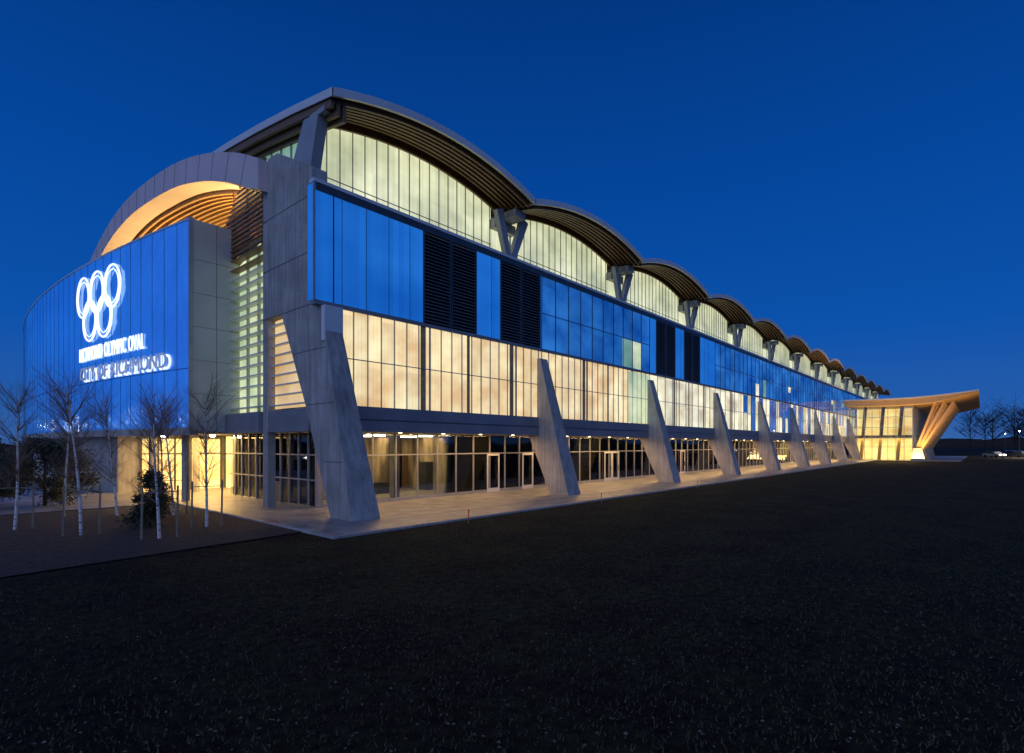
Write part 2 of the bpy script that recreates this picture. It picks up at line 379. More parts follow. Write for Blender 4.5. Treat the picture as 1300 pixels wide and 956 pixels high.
z=4.9
while z<13.3:
    A.beam('stair_louvres' if z<12 else 'stair_louvres_wood','fascia' if z<12 else 'wood',(11.68,25.95,z),(11.68,30,z),.42,.05); z+=.52
for y in (27.4,28.7): A.box('stair_mullions','frame',11.8,11.94,y-.04,y+.04,4.6,13)
z=12.9
while z<16.8:
    yend=26.15+(5.0 if z<14.4 else max(.5,5.0-(z-14.4)*1.2))
    A.box('wood_screen','wood',11.5,11.6,25.95,yend,z,z+.13); z+=.24
for y in (26.5,28.2,29.9): A.box('wood_screen_posts','wood',11.6,11.72,y-.05,y+.05,12.7,min(16.4,archz(y)-1.5))
n=64; segs=[]
TH=1.45
for i in range(n+1):
    y=25.4+(68.5-25.4)*i/n
    e=.3; s_=(archz(y+e)-archz(y-e))/(2*e) if 25.8<y<68 else (.47 if y<30 else -.55)
    nn=math.hypot(1,s_); segs.append((y,archz(y),y+TH*s_/nn,archz(y)-TH/nn))
segs[0]=(25.4,16.4,25.4,14.95)
vs=[];fs=[]
for (yo,zo,yi,zi) in segs: vs+=[(10.95,yo,zo),(12.2,yo,zo),(12.2,yi,zi),(10.95,yi,zi)]
for i in range(n):
    a=i*4;b=a+4
    for q in range(4): fs.append((a+q,a+(q+1)%4,b+(q+1)%4,b+q))
fs+=[(0,1,2,3),(n*4+3,n*4+2,n*4+1,n*4)]
A.add('end_arch','arch_panel',vs,fs)
for i in range(2,n,3):
    yo,zo,yi,zi=segs[i]; A.beam('arch_joints','joint',(10.945,yo,zo),(10.945,yi,zi),.012,.025)
vs=[];fs=[]
for (yo,zo,yi,zi) in segs: vs+=[(12.2,yi,zi+.1),(16.2,yi,zi+.1)]
for i in range(n): fs.append((2*i,2*i+1,2*i+3,2*i+2))
A.add('arch_barrel','wood_b',vs,fs)
for i in range(n):
    _,_,y0,z0=segs[i]; _,_,y1,z1=segs[i+1]
    for j in range(9):
        xx=12.35+j*.4
        A.add('barrel_slats','wood_l',[(xx,y0,z0+.08),(xx+.13,y0,z0+.08),(xx+.13,y1,z1+.08),(xx,y1,z1+.08),(xx,y0,z0-.2),(xx+.13,y0,z0-.2),(xx+.13,y1,z1-.2),(xx,y1,z1-.2)],[(0,1,2,3),(4,7,6,5),(0,4,5,1),(1,5,6,2),(2,6,7,3),(3,7,4,0)])
poly=[(16.0,s[2],s[3]) for s in segs]+[(16.0,68.5,13.5),(16.0,25.4,13.5)]
A.add('arch_back_wall','wood_b',poly,[tuple(range(len(poly)))])
z=14.6
while z<20:
    yy=[s[2] for s in segs if s[3]>z]
    if yy: A.box('back_wall_slats','wood_l',15.85,15.98,min(yy),max(yy),z,z+.16)
    z+=.32
y=27.0
while y<66:
    A.box('back_wall_posts','wood_b',15.72,15.84,y-.06,y+.06,14.4,min(archz(y)-2.0,19.2)); y+=2.4
area(A,'arch_light',(14.2,33,14.75),3,9,900,(1,.64,.20),(math.radians(180),0,0))
area(A,'arch_light_2',(14.2,50,14.75),3,18,1150,(1,.64,.20),(math.radians(180),0,0))
area(A,'arch_light_3',(13.2,29.0,14.9),1,1,260,(1,.80,.36),(math.radians(180),0,0))
def cx(y): return 7.05+.00377*(y-56)**2
ZT,ZL=14.4,3.9
ys=[30+1.25*i for i in range(0,49)]
vs=[];fs=[]
for y in ys: vs+=[(cx(y),y,ZL),(cx(y),y,ZT)]
for i in range(len(ys)-1): fs.append((2*i,2*i+2,2*i+3,2*i+1))
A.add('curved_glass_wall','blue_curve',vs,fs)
for y in ys[::1]:
    A.box('curved_wall_seams','frame_b',cx(y)-.012,cx(y)+.02,y-.014,y+.014,ZL,ZT)
for zz in (6.9,):
    for i in range(len(ys)-1):
        A.beam('curved_wall_transoms','frame_b',(cx(ys[i])-.01,ys[i],zz),(cx(ys[i+1])-.01,ys[i+1],zz),.03,.03)
for i in range(len(ys)-1):
    A.beam('curved_wall_coping','fascia',(cx(ys[i])+.1,ys[i],ZT+.04),(cx(ys[i+1])+.1,ys[i+1],ZT+.04),.3,.08)
    A.beam('curved_wall_base','concrete',(cx(ys[i])+.15,ys[i],ZL-.2),(cx(ys[i+1])+.15,ys[i+1],ZL-.2),.4,.4)
vs=[(cx(y),y,ZT-.05) for y in ys]+[(16,ys[-1],ZT-.05),(16,30,ZT-.05)]
A.add('curved_volume_roof','roof',vs,[tuple(range(len(vs)))])
vs=[(cx(y)+.3,y,ZL-.02) for y in ys]+[(16,ys[-1],ZL-.02),(16,30,ZL-.02)]
A.add('curved_volume_soffit','concrete',vs,[tuple(range(len(vs)))])
A.box('side_wall','sidepanel',9.62,12.0,29.95,30.1,3.7,14.42)
for z in (5.6,7.3,9.0,10.7,12.4): A.box('side_wall_joints','joint',9.61,11.9,29.942,29.95,z,z+.018)
A.box('side_wall_joints','joint',10.78,10.80,29.942,29.95,3.7,14.4)
A.box('side_wall_corner','frame',9.5,9.66,29.9,30.06,3.7,14.5)
def ring(yc,zc,R,r,part):
    nn=40;mm=6;v=[];f=[]
    for i in range(nn):
        t=2*math.pi*i/nn
        for j in range(mm):
            p=2*math.pi*j/mm; rad=R+r*math.cos(p)
            y=yc+rad*math.cos(t); z=zc+rad*math.sin(t)*1.12; v.append((cx(y)-.1+r*math.sin(p),y,z))
    for i in range(nn):
        for j in range(mm):
            f.append((i*mm+j,((i+1)%nn)*mm+j,((i+1)%nn)*mm+(j+1)%mm,i*mm+(j+1)%mm))
    A.add(part,'sign',v,f)
for yc,zc in ((43.0,12.35),(40.7,12.35),(38.4,12.35),(41.85,10.75),(39.55,10.75)):
    ring(yc,zc,1.12,.055,'ring_sign'); ring(yc,zc,.88,.03,'ring_sign')
def text(txt,y_start,length,z,height,mat,part,off=.07):
    cu=bpy.data.curves.new('t','FONT'); cu.body=txt; cu.size=1; cu.extrude=.03; cu.space_character=1.1
    o=bpy.data.objects.new('t',cu); scene.collection.objects.link(o)
    dg=bpy.context.evaluated_depsgraph_get(); me=bpy.data.meshes.new_from_object(o.evaluated_get(dg))
    w=max(v.co.x for v in me.vertices); h=max(v.co.y for v in me.vertices)
    vs=[]
    for v in me.vertices:
        y=y_start-v.co.x/w*length; vs.append((cx(y)-off-v.co.z,y,z+v.co.y/h*height))
    A.add(part,mat,vs,[tuple(p.vertices) for p in me.polygons])
    bpy.data.objects.remove(o); bpy.data.meshes.remove(me)
text('RICHMOND OLYMPIC OVAL',43.8,9.3,8.3,.85,'sign','wall_lettering')
text('CITY OF RICHMOND',43.2,11.4,6.98,.8,'sign','wall_lettering_backlight',.04)
text('CITY OF RICHMOND',43.2+.08,11.4,7.05,.8,'sign_d','wall_lettering_dim',.2)
ysb=[y for y in ys if y>=39.9]
vs=[];fs=[]
for y in ysb: vs+=[(cx(y)+.7,y,0),(cx(y)+.7,y,ZL-.4)]
for i in range(len(ysb)-1): fs.append((2*i,2*i+2,2*i+3,2*i+1))
A.add('base_wall','concrete',vs,fs)
A.box('base_wall_end','concrete',cx(40)+.7,15,39.9,40.2,0,3.6)
A.box('entry_doors_glow','lobby',9.9,14.6,39.8,39.89,.05,3.4)
for i in range(6): 
    x=9.9+i*.94; A.box('entry_door_frames','frame_d',x-.05,x+.05,39.7,39.79,0,3.5)
A.box('entry_door_frames','frame_d',9.85,14.6,39.72,39.79,2.4,2.48)
A.box('entry_back','lobby',14.9,15.1,30.3,39.9,0,3.6)
for i in range(8):
    y=30.6+i*1.3; A.box('entry_mullions','frame_d',14.78,14.9,y-.04,y+.04,0,3.6)
A.box('entry_mullions','frame_d',14.8,14.9,30.3,39.9,2.35,2.43)
for x,y in ((10.0,32),(9.8,37.0),(12.2,37.2)): A.cone('entry_columns','concrete',(x,y,0),(x,y,3.6),.2,.2,14)
for x,y in ((10.6,34),(12.2,34.5),(10.6,38)): A.cone('entry_ceiling_lamps','lampw',(x,y,3.50),(x,y,3.60),.14,.14,12)
area(A,'entry_light',(12.0,35.5,3.45),4,7,1000,(1,.58,.16))
A.box('ground_glass','glass',12.9,127,YG,YG+.03,.1,3.6)
n=int((127-12.9)/1.43)
for i in range(n+1):
    x=12.9+i*1.43; A.box('ground_mullions','frame',x-.03,x+.03,YG-.08,YG+.0-.003,.06,3.62)
A.box('ground_mullions','frame',12.9,127,YG-.07,YG-.004,2.45,2.52)
A.box('ground_mullions','frame',12.9,127,YG-.09,YG-.003,.06,.22)
A.box('west_ground_glass','glass',12.87,12.9,YG,33.6,.1,3.6)
y=YG
while y<33.6:
    A.box('west_ground_mullions','frame',12.79,12.867,y-.03,y+.03,.06,3.62); y+=.95
for z in (1.3,2.5): A.box('west_ground_mullions','frame',12.8,12.865,YG,33.6,z,z+.06)
A.box('corner_post','frame',12.7,12.95,YG-.12,YG+.1,0,3.62)
for xd in (24.6,28.0,38.4,39.6,53,67,81,95):
    A.box('doors','fascia',xd-.55,xd-.47,YG-.14,YG-.08,.06,2.45); A.box('doors','fascia',xd+.47,xd+.55,YG-.14,YG-.08,.06,2.45)
    A.box('doors','fascia',xd-.47,xd+.47,YG-.14,YG-.08,2.33,2.45); A.box('doors','fascia',xd-.47,xd+.47,YG-.14,YG-.08,.06,.3)
    A.box('door_handles','frame_d',xd+.3,xd+.34,YG-.2,YG-.15,.9,1.3)
A.box('interior_floor','intfloor',13,127,YG+.05,31.8,.0,.05)
A.box('interior_back','intwall',13,127,30,30.2,.05,3.6)
random.seed(12)
for k in range(9):
    for f,d in ((.22,26.5),(.55,27.5),(.8,25.5)):
        x=jx(k)+BAY*f; A.box('interior_partitions','intwall',x-.1,x+.1,d,30,.05,3.6)
    for f in (.12,.45,.75):
        x=jx(k)+BAY*f; A.box('interior_columns','concrete',x-.2,x+.2,24.6,25,.05,3.6)
    for i in range(4):
        x=jx(k)+1.7+i*3.5
        A.box('ceiling_lights','lamp',x,x+1.2,25.6,25.75,3.5,3.58)
        A.box('ceiling_lights','lamp',x+.8,x+2.0,28.2,28.35,3.5,3.58)
    for i in range(6):
        x=jx(k)+1+random.random()*12; yy=25.2+random.random()*3
        A.box('interior_furniture','frame_d',x,x+random.uniform(.6,1.8),yy,yy+.7,.05,random.choice((.75,1.1,1.9)))
    for i in range(3):
        x=jx(k)+1+random.random()*11; A.box('interior_doors_and_openings','wood_b',x,x+random.uniform(.9,2.2),29.9,29.98,.05,random.uniform(2.1,3.2))
A.box('bright_lobby','lobby',36.8,41.5,26.0,26.1,.05,3.5)
A.box('bright_lobby','lobby',57,59.5,26.0,26.1,.05,3.5)
A.box('bright_lobby','lobby',74,76,26.0,26.1,.05,3.5)
A.box('window_banners','banner',43.0,45.6,YG+.1,YG+.13,.5,3.2)
A.box('window_banners','banner',50.5,53,YG+.1,YG+.13,.5,3.2)
for k in range(8):
    area(A,'soffit_light',(jx(k)+BAY/2+.4,22.0,3.56),12,.5,480 if k else 400,WARM)
    area(A,'interior_light',(jx(k)+BAY/2,27.3,3.45),11,2,(380,520,330,480,300,480,380,380)[k],(1,.64,.27))
    for i in range(5):
        x=jx(k)+1.8+i*2.85; A.cone('downlights','lamp',(x,21.9,3.60),(x,21.9,3.63),.09,.09,10)
PX=126.5
def cz(y): 
    return 11.75+.0055*(y-13)**2*(1 if y<13 else .35)
ny=14
for j in range(ny):
    ya=0.5+(22-.5)*j/ny; yb=.5+(22-.5)*(j+1)/ny
    ta=.15+.9*min(1,max(0,(ya-.5)/6)); tb=.15+.9*min(1,max(0,(yb-.5)/6))
    v=[]
    for x in (122,178): v+=[(x,ya,cz(ya)),(x,yb,cz(yb)),(x,yb,cz(yb)-.22),(x,ya,cz(ya)-.22)]
    A.add('canopy_roof','fascia',v,[(0,1,2,3),(7,6,5,4),(0,4,5,1),(1,5,6,2),(2,6,7,3),(3,7,4,0)])
    v=[]
    for x in (122.6,177.5): v+=[(x,ya,cz(ya)-.225),(x,yb,cz(yb)-.225),(x,yb,cz(yb)-.225-tb),(x,ya,cz(ya)-.225-ta)]
    A.add('canopy_soffit','wood_l',v,[(0,1,2,3),(7,6,5,4),(0,4,5,1),(1,5,6,2),(2,6,7,3),(3,7,4,0)])
A.box('porch_glass','glass',PX,PX+.04,10,20.3,.1,11)
A.box('porch_glass','glass',PX,170,9.96,10,.1,11)
for i in range(9):
    y=10+i*1.285; A.box('porch_mullions','frame',PX-.12,PX-.003,y-.04,y+.04,0,11)
for z in (2.6,4.4,6.4,8.4,10.4): A.box('porch_mullions','frame',PX-.1,PX-.003,10,20.3,z,z+.08)
for i in range(14):
    x=PX+i*3; A.box('porch_mullions','frame',x-.05,x+.05,9.85,9.955,0,11)
A.box('porch_back','lobby',PX+9,PX+9.2,10.3,20.3,0,11)
A.box('porch_floor','intwall',PX+.1,PX+9,10.3,20.3,4.4,4.9)
A.box('porch_floor','intwall',PX+.1,PX+9,10.3,20.3,0,.05)
for y in (12.5,15.5,18.5): A.cone('porch_columns','wood_l',(PX+1.5,y,0),(PX+1.5,y-.8,11),.3,.3,12)
for i in range(4):
    for j in range(3):
        A.box('porch_ceiling_lamps','lamp',PX+1+j*2.6,PX+1.5+j*2.6,11.2+i*2.4,11.7+i*2.4,10.85,10.95)
area(A,'porch_light',(PX+4,15,10.6),7,9,5500,(1,.68,.22))
area(A,'porch_light_2',(PX+4,15,4.3),7,9,2000,(1,.68,.22))
for i in range(5):
    x=124.5+i*7
    A.prism_x('strut_base','concrete',[(7.9,0),(10.1,0),(9.7,2.4),(8.5,2.4)],x-.6,x+.6)
    for yt in (3.9,5.2,6.5):
        A.beam('glulam_struts','wood_l',(x,8.6+(yt-3.9)*.25,2.2),(x,yt,10.8),.4,.4,up=(1,0,0))
area(A,'canopy_light',(122.5,7.5,.5),3,5,1900,(1,.62,.20),(math.radians(180),0,0))
area(A,'canopy_light_2',(118,13,.5),3,9,1300,(1,.62,.20),(math.radians(180),math.radians(-15),0))
A.build()

# ------------------------------------------------------------ ground
def sheet(name, mat, pts, z, thick=0):
    me=bpy.data.meshes.new(name)
    n=len(pts)
    v=[(x,y,z) for x,y in pts]; f=[tuple(range(n))]
    if thick:
        v+=[(x,y,z-thick) for x,y in pts]; f+=[(i,n+i,n+(i+1)%n,(i+1)%n) for i in range(n)]
    me.from_pydata(v,[],f); me.update()
    bm=bmesh.new(); bm.from_mesh(me); bmesh.ops.recalc_face_normals(bm,faces=bm.faces); bm.to_mesh(me); bm.free()
    me.materials.append(mat); o=bpy.data.objects.new(name,me); scene.collection.objects.link(o); return o
def lawnmat():
    m,nt,b=newmat('lawn_soil')
    tc=N(nt,'ShaderNodeTexCoord')
    n1=N(nt,'ShaderNodeTexNoise'); n1.inputs['Scale'].default_value=.5; n1.inputs['Detail'].default_value=10; n1.inputs['Roughness'].default_value=.7; L(nt,tc.outputs['Object'],n1.inputs[0])
    n2=N(nt,'ShaderNodeTexNoise'); n2.inputs['Scale'].default_value=5; n2.inputs['Detail'].default_value=10; n2.inputs['Roughness'].default_value=.75; L(nt,tc.outputs['Object'],n2.inputs[0])
    cr=N(nt,'ShaderNodeValToRGB'); cr.color_ramp.elements[0].color=(.022,.018,.013,1); cr.color_ramp.elements[1].color=(.036,.040,.017,1)
    cr.color_ramp.elements[0].position=.42; cr.color_ramp.elements[1].position=.6
    L(nt,n1.outputs[0],cr.inputs[0])
    mx=N(nt,'ShaderNodeMixRGB',blend_type='MULTIPLY'); mx.inputs[0].default_value=1
    cr2=N(nt,'ShaderNodeValToRGB'); cr2.color_ramp.elements[0].position=.38; cr2.color_ramp.elements[1].position=.64
    cr2.color_ramp.elements[0].color=(.25,.25,.25,1); cr2.color_ramp.elements[1].color=(1.6,1.6,1.6,1)
    L(nt,n2.outputs[0],cr2.inputs[0]); L(nt,cr.outputs[0],mx.inputs[1]); L(nt,cr2.outputs[0],mx.inputs[2])
    L(nt,mx.outputs[0],b.inputs['Base Color']); b.inputs['Roughness'].default_value=.95; b.inputs['Specular IOR Level'].default_value=.1
    bp=N(nt,'ShaderNodeBump'); bp.inputs['Strength'].default_value=1; bp.inputs['Distance'].default_value=.2
    L(nt,n2.outputs[0],bp.inputs['Height']); L(nt,bp.outputs[0],b.inputs['Normal'])
    return m
LAWN=lawnmat()
S=2500
sheet('lawn_ground',LAWN,[(-S,-S),(S,-S),(S,S),(-S,S)],0)
def pavemat():
    m,nt,b=newmat('concrete_paving')
    tc=N(nt,'ShaderNodeTexCoord'); mp=N(nt,'ShaderNodeMapping'); mp.inputs['Scale'].default_value=(1,1,1); L(nt,tc.outputs['Object'],mp.inputs[0])
    br=N(nt,'ShaderNodeTexBrick'); br.offset=0; br.inputs['Scale'].default_value=1
    br.inputs['Brick Width'].default_value=2.4; br.inputs['Row Height'].default_value=1.55; br.inputs['Mortar Size'].default_value=.02
    br.inputs['Color1'].default_value=(.20,.195,.19,1); br.inputs['Color2'].default_value=(.28,.27,.26,1); br.inputs['Mortar'].default_value=(.06,.06,.06,1)
    L(nt,mp.outputs[0],br.inputs[0])
    no=N(nt,'ShaderNodeTexNoise'); no.inputs['Scale'].default_value=1.1; no.inputs['Detail'].default_value=9; no.inputs['Roughness'].default_value=.65; L(nt,tc.outputs['Object'],no.inputs[0])
    cr=N(nt,'ShaderNodeValToRGB'); cr.color_ramp.elements[0].color=(.55,.55,.55,1); cr.color_ramp.elements[1].color=(1.2,1.2,1.2,1); cr.color_ramp.elements[0].position=.35; cr.color_ramp.elements[1].position=.65
    L(nt,no.outputs[0],cr.inputs[0])
    mx=N(nt,'ShaderNodeMixRGB',blend_type='MULTIPLY'); mx.inputs[0].default_value=1; L(nt,br.outputs[0],mx.inputs[1]); L(nt,cr.outputs[0],mx.inputs[2])
    L(nt,mx.outputs[0],b.inputs['Base Color']); b.inputs['Roughness'].default_value=.45
    return m
PAVE=pavemat()
sheet('plaza_pavement',PAVE,[(9.2,15.7),(125,15.7),(125,3),(185,3),(185,31),(9.2,31)],.06,.06)
sheet('plaza_kerb',MAT['concrete'],[(9.05,15.5),(124.8,15.5),(124.8,15.7),(9.2,15.7),(9.2,31),(9.05,31)],.075,.075)
sheet('plaza_band',MAT['concrete_d'],[(10.5,17.4),(124,17.4),(124,17.7),(10.5,17.7)],.064)
sheet('entry_pavement',PAVE,[(-60,31),(15,31),(15,41),(8,41),(6.6,60),(-60,60)],.056,.056)
MULCH=noisy('bark_mulch',(.012,.008,.006),(.042,.027,.018),5,.95,bump=1,bscale=9,lo=.4,hi=.62)
sheet('planting_bed',MULCH,[(9.05,17.5),(9.05,30.9),(2,30.9),(-8,27),(-6,20),(1,16.5)],.03)
ASPH=noisy('asphalt',(.04,.04,.042),(.06,.06,.062),3,.8)
sheet('road',ASPH,[(150,-160),(162,-160),(290,3),(290,12)],.01)
sheet('west_road',ASPH,[(-64,-200),(-52,-200),(-46,300),(-58,300)],.01)

# ------------------------------------------------------------ trees
bark,nt,b=newmat('birch_bark')
tc=N(nt,'ShaderNodeTexCoord'); mp=N(nt,'ShaderNodeMapping'); mp.inputs['Scale'].default_value=(4,4,22); L(nt,tc.outputs['Object'],mp.inputs[0])
no=N(nt,'ShaderNodeTexNoise'); no.inputs['Scale'].default_value=1.5; L(nt,mp.outputs[0],no.inputs[0])
cr=N(nt,'ShaderNodeValToRGB'); cr.color_ramp.elements[0].position=.36; cr.color_ramp.elements[1].position=.44
cr.color_ramp.elements[0].color=(.05,.04,.035,1); cr.color_ramp.elements[1].color=(.72,.66,.6,1)
L(nt,no.outputs[0],cr.inputs[0]); L(nt,cr.outputs[0],b.inputs['Base Color']); b.inputs['Roughness'].default_value=.7
MAT['bark']=bark
MAT['twig']=noisy('birch_twigs',(.16,.09,.06),(.28,.18,.13),8,.8)
MAT['dbark']=noisy('dark_bark',(.02,.016,.013),(.04,.03,.025),5,.9)
MAT['leaf']=noisy('evergreen_leaf',(.008,.016,.007),(.03,.045,.016),6,.7)
MAT['stake']=noisy('timber_stake',(.25,.18,.11),(.35,.27,.18),6,.8)
def branch(T,p,d,length,r,depth,matlow,mattwig,up=.25):
    segs=4; prev=Vector(p); d=Vector(d).normalized()
    part='trunk' if depth==0 else ('limbs' if depth==1 else 'twigs')
    mt=matlow if depth==0 else mattwig
    for i in range(segs):
        d=(d+Vector((random.uniform(-1,1),random.uniform(-1,1),random.uniform(-.3,.6)))*(.06 if depth==0 else .16)+Vector((0,0,up*.2))).normalized()
        nx=prev+d*length/segs
        r0=r*(1-i/segs*.75); r1=r*(1-(i+1)/segs*.75)
        T.cone(part,mt,prev,nx,r0,r1,7 if depth==0 else 4)
        if depth<3:
            nb=3 if depth>0 else 0
            if depth==0: nb=[0,5,8,8][i]
            for _ in range(nb):
                a=random.uniform(0,2*math.pi); t=random.random()
                q=prev.lerp(nx,t); sd=Vector((math.cos(a),math.sin(a),0)); nd=(sd*.75+d*.8).normalized()
                branch(T,q,nd,length*(random.uniform(.22,.36) if depth==0 else random.uniform(.35,.6)),r1*.45 if depth else max(.008,r*.28),depth+1,matlow,mattwig,up)
        prev=nx
def birch(x,y,h,stakes=True):
    T=Obj('birch_tree'); random.seed(int(x*100+y*17))
    branch(T,(x,y,0),(random.uniform(-.04,.04),random.uniform(-.04,.04),1),h,.055,0,'bark','twig')
    if stakes:
        for s in (-1,1):
            T.beam('stakes','stake',(x+s*.45,y-.15*s,0),(x+s*.45+.03,y-.15*s,1.7),.05,.05)
        T.beam('stake_tie','stake',(x-.45,y+.15,1.5),(x+.45,y-.15,1.5),.03,.03)
    T.build()
for x,y,h,s in ((3.9,22.4,4.9,True),(5.4,19.7,4.2,True),(7.3,21.2,4.6,True),(6.0,27.5,4.8,False),(2.6,25.5,4.6,True),(4.4,28.6,4.9,False),(7.6,25.8,4.5,True),(8.0,28.8,4.8,False)):
    birch(x,y,h,s)
def shrub(name,x,y,h,w,n=2600,conifer=False,seed=1):
    random.seed(seed); T=Obj(name)
    T.cone('trunk','dbark',(x,y,0),(x,y,h*.8),.06*h/2,.015,7)
    cl=[]
    for i in range(26):
        zz=random.uniform(.12,1)*h; rr=w*(1-zz/h)**.8 if conifer else w*math.sin(math.pi*min(1,(.15+zz/h*.8)))
        a=random.uniform(0,6.28); q=random.uniform(.3,1)*rr
        c=Vector((x+math.cos(a)*q,y+math.sin(a)*q,zz)); cl.append((c,random.uniform(.12,.26)*w+.06))
        T.cone('branches','dbark',(x,y,zz*.8),c,.02,.006,4)
    for i in range(n):
        c,r=random.choice(cl)
        p=c+Vector((random.gauss(0,1),random.gauss(0,1),random.gauss(0,.8)))*r*.6
        if p.z<.03: continue
        u=Vector((random.gauss(0,1),random.gauss(0,1),random.gauss(0,1))).normalized(); v=u.orthogonal().normalized()
        s=random.uniform(.04,.09)*(1.3 if h>2 else 1)
        T.add('foliage','leaf',[p-u*s,p+v*s*.4,p+u*s,p-v*s*.4],[(0,1,2,3)])
    T.build()
shrub('evergreen_bush',4.6,34.5,3.2,2.0,9000,False,3)
shrub('conifer_shrub',5.9,22.6,2.0,.8,3000,True,4)
shrub('conifer_shrub',6.6,24.6,1.9,.8,2400,True,6)
shrub('evergreen_bush',1.0,33.0,2.8,1.9,7500,False,9)
shrub('evergreen_bush',2.6,38.5,3.8,2.2,8500,False,12)
shrub('evergreen_bush',-0.8,36.0,3.0,2.0,7000,False,14)

def treerow(name,p0,p1,n,hmin,hmax,seed):
    random.seed(seed); T=Obj(name)
    for i in range(n):
        t=(i+random.uniform(-.3,.3))/n; x=p0[0]+(p1[0]-p0[0])*t; y=p0[1]+(p1[1]-p0[1])*t+random.uniform(-6,6); h=random.uniform(hmin,hmax)
        T.cone('trunks','dbark',(x,y,0),(x,y,h*.7),.25,.08,6)
        for _ in range(50):
            z=h*random.uniform(.2,.7); a=random.uniform(0,6.28); l=h*random.uniform(.18,.38)
            e=Vector((x+math.cos(a)*l*.9,y+math.sin(a)*l*.9,z+l*random.uniform(.4,1)))
            T.cone('limbs','dbark',(x,y,z),e,.09,.03,3)
            for __ in range(5):
                q=Vector((x,y,z)).lerp(e,random.uniform(.4,1)); T.cone('twigs','dbark',q,q+Vector((random.uniform(-1,1),random.uniform(-1,1),random.uniform(.1,1)))*l*.35,.06,.02,3)
    T.build()
treerow('distant_tree_row',(300,-20),(330,10),8,16,26,21)
treerow('distant_tree_row',(240,-30),(420,-60),14,9,16,22)
treerow('distant_tree_row',(-60,220),(10,260),16,9,17,23)
treerow('distant_tree_row',(-120,-140),(160,-170),20,9,16,25)
random.seed(31)
v=[];f=[]
for i in range(181):
    a=2*math.pi*i/180; R=900; h=9+5*math.sin(i*.7)+4*math.sin(i*1.9+1)+random.uniform(-2,3); v+=[(R*math.cos(a),R*math.sin(a),-1),(R*math.cos(a),R*math.sin(a),max(3,h))]
for i in range(180): f.append((2*i,2*i+2,2*i+3,2*i+1))
me=bpy.data.meshes.new('distant_hills'); me.from_pydata(v,[],f); me.materials.append(MAT['dbark']); o=bpy.data.objects.new('distant_hills',me); scene.collection.objects.link(o)

def lamp(x,y,h=8,s=1.0,light=0):
    T=Obj('street_lamp'); T.cone('pole','frame_d',(x,y,0),(x,y,h),.09,.06,8); T.beam('arm','frame_d',(x,y,h),(x-1.2,y,h+.15),.06,.06)
    T.box('head','frame_d',x-1.75,x-1.15,y-.13,y+.13,h+.12,h+.22); T.box('lens','lampw',x-1.68,x-1.22,y-.1,y+.1,h-.12,h+.118)
    if light: area(T,'lamp_light',(x-1.45,y,h-.2),.5,.3,light,(1,.8,.55))
    T.build()
for i,(x,y,h) in enumerate(((190,-14,7),(215,-8,7),(235,-22,7),(260,-6,7),(205,-24,6),(175,-9,5),(250,-35,7),(-20,130,7),(-35,160,7),(-8,150,7),(300,-45,8),(280,-62,8),(-12,118,6),(-26,180,8))): lamp(x,y,h,light=2500 if i in (0,4,5) else 0)
for i in range(9): lamp(-44,10+i*22,8)  # unseen lamp row, added to reflect in the curved wall
CP=[noisy('car_paint_silver',(.4,.41,.42),(.45,.46,.47),1,.3,metal=.6),noisy('car_paint_dark',(.03,.04,.06),(.04,.05,.07),1,.3,metal=.4)]
MAT['tyre']=noisy('tyre',(.015,.015,.015),(.02,.02,.02),3,.8); MAT['carglass']=noisy('car_glass',(.02,.025,.03),(.03,.035,.04),1,.1)
MAT['tail']=emis('tail_lamp',(1,.05,.02),10); MAT['head']=emis('head_lamp',(1,.92,.8),30)
def car(x,y,ang,ci):
    T=Obj('parked_car'); c,s=math.cos(ang),math.sin(ang)
    def w(px,py,pz): return (x+px*c-py*s,y+px*s+py*c,pz)
    prof=[(-2.2,.35),(-2.25,.75),(-2.1,.95),(-1.3,1.0),(-.75,1.42),(.6,1.45),(1.25,1.0),(2.05,.85),(2.25,.6),(2.2,.32)]
    n=len(prof); v=[w(a,-.85,b) for a,b in prof]+[w(a,.85,b) for a,b in prof]
    T.add('body',CP[ci],v,[tuple(range(n)),tuple(range(2*n-1,n-1,-1))]+[(i,n+i,n+(i+1)%n,(i+1)%n) for i in range(n)])
    for sd in (-.86,.86):
        g=[(-1.15,1.02),(-.7,1.36),(.55,1.38),(1.05,1.02)]
        T.add('windows','carglass',[w(a,sd,b) for a,b in g],[(0,1,2,3)])
        for px in (-1.4,1.4): T.cone('wheels','tyre',w(px,sd*.85,.33),w(px,sd*1.05,.33),.33,.33,14)
    for sd in (-.6,.6):
        T.cone('headlamps','head',w(2.2,sd,.68),w(2.27,sd,.68),.13,.13,8); T.cone('tail_lamps','tail',w(-2.25,sd,.8),w(-2.3,sd,.8),.11,.11,8)
    T.build()
for i,(x,y,a) in enumerate(((168,-16,3.7),(178,-7,3.9),(188,-12,.6),(200,-18,3.8),(172,-2,3.9),(214,-14,3.8),(-22,95,4.6),(-14,118,4.6),(222,-26,3.9),(196,-6,3.9),(-8,84,4.5))): car(x,y,a,i%2)
G=Obj('guard_rail')
for i in range(30):
    x=150+i*5; y=-22+i*.5
    G.beam('posts','frame',(x,y,0),(x,y,.9),.1,.1); G.beam('rail','fascia',(x,y,.8),(x+5,y+.5,.8),.08,.28)
G.build()
for i,x in enumerate((14.4,24,36.5,53)):
    T=Obj('survey_stake'); T.beam('post','orange',(x,14.9,0),(x+.03,14.9,.45),.03,.03); T.beam('cap','orange',(x,14.9,.45),(x+.03,14.9,.5),.05,.05); T.build()
random.seed(77); v=[];f=[]
MAT['grass']=noisy('grass_blades',(.03,.038,.014),(.08,.08,.035),3,.9)
MAT['litter']=noisy('leaf_litter',(.06,.045,.03),(.22,.19,.14),9,.9)
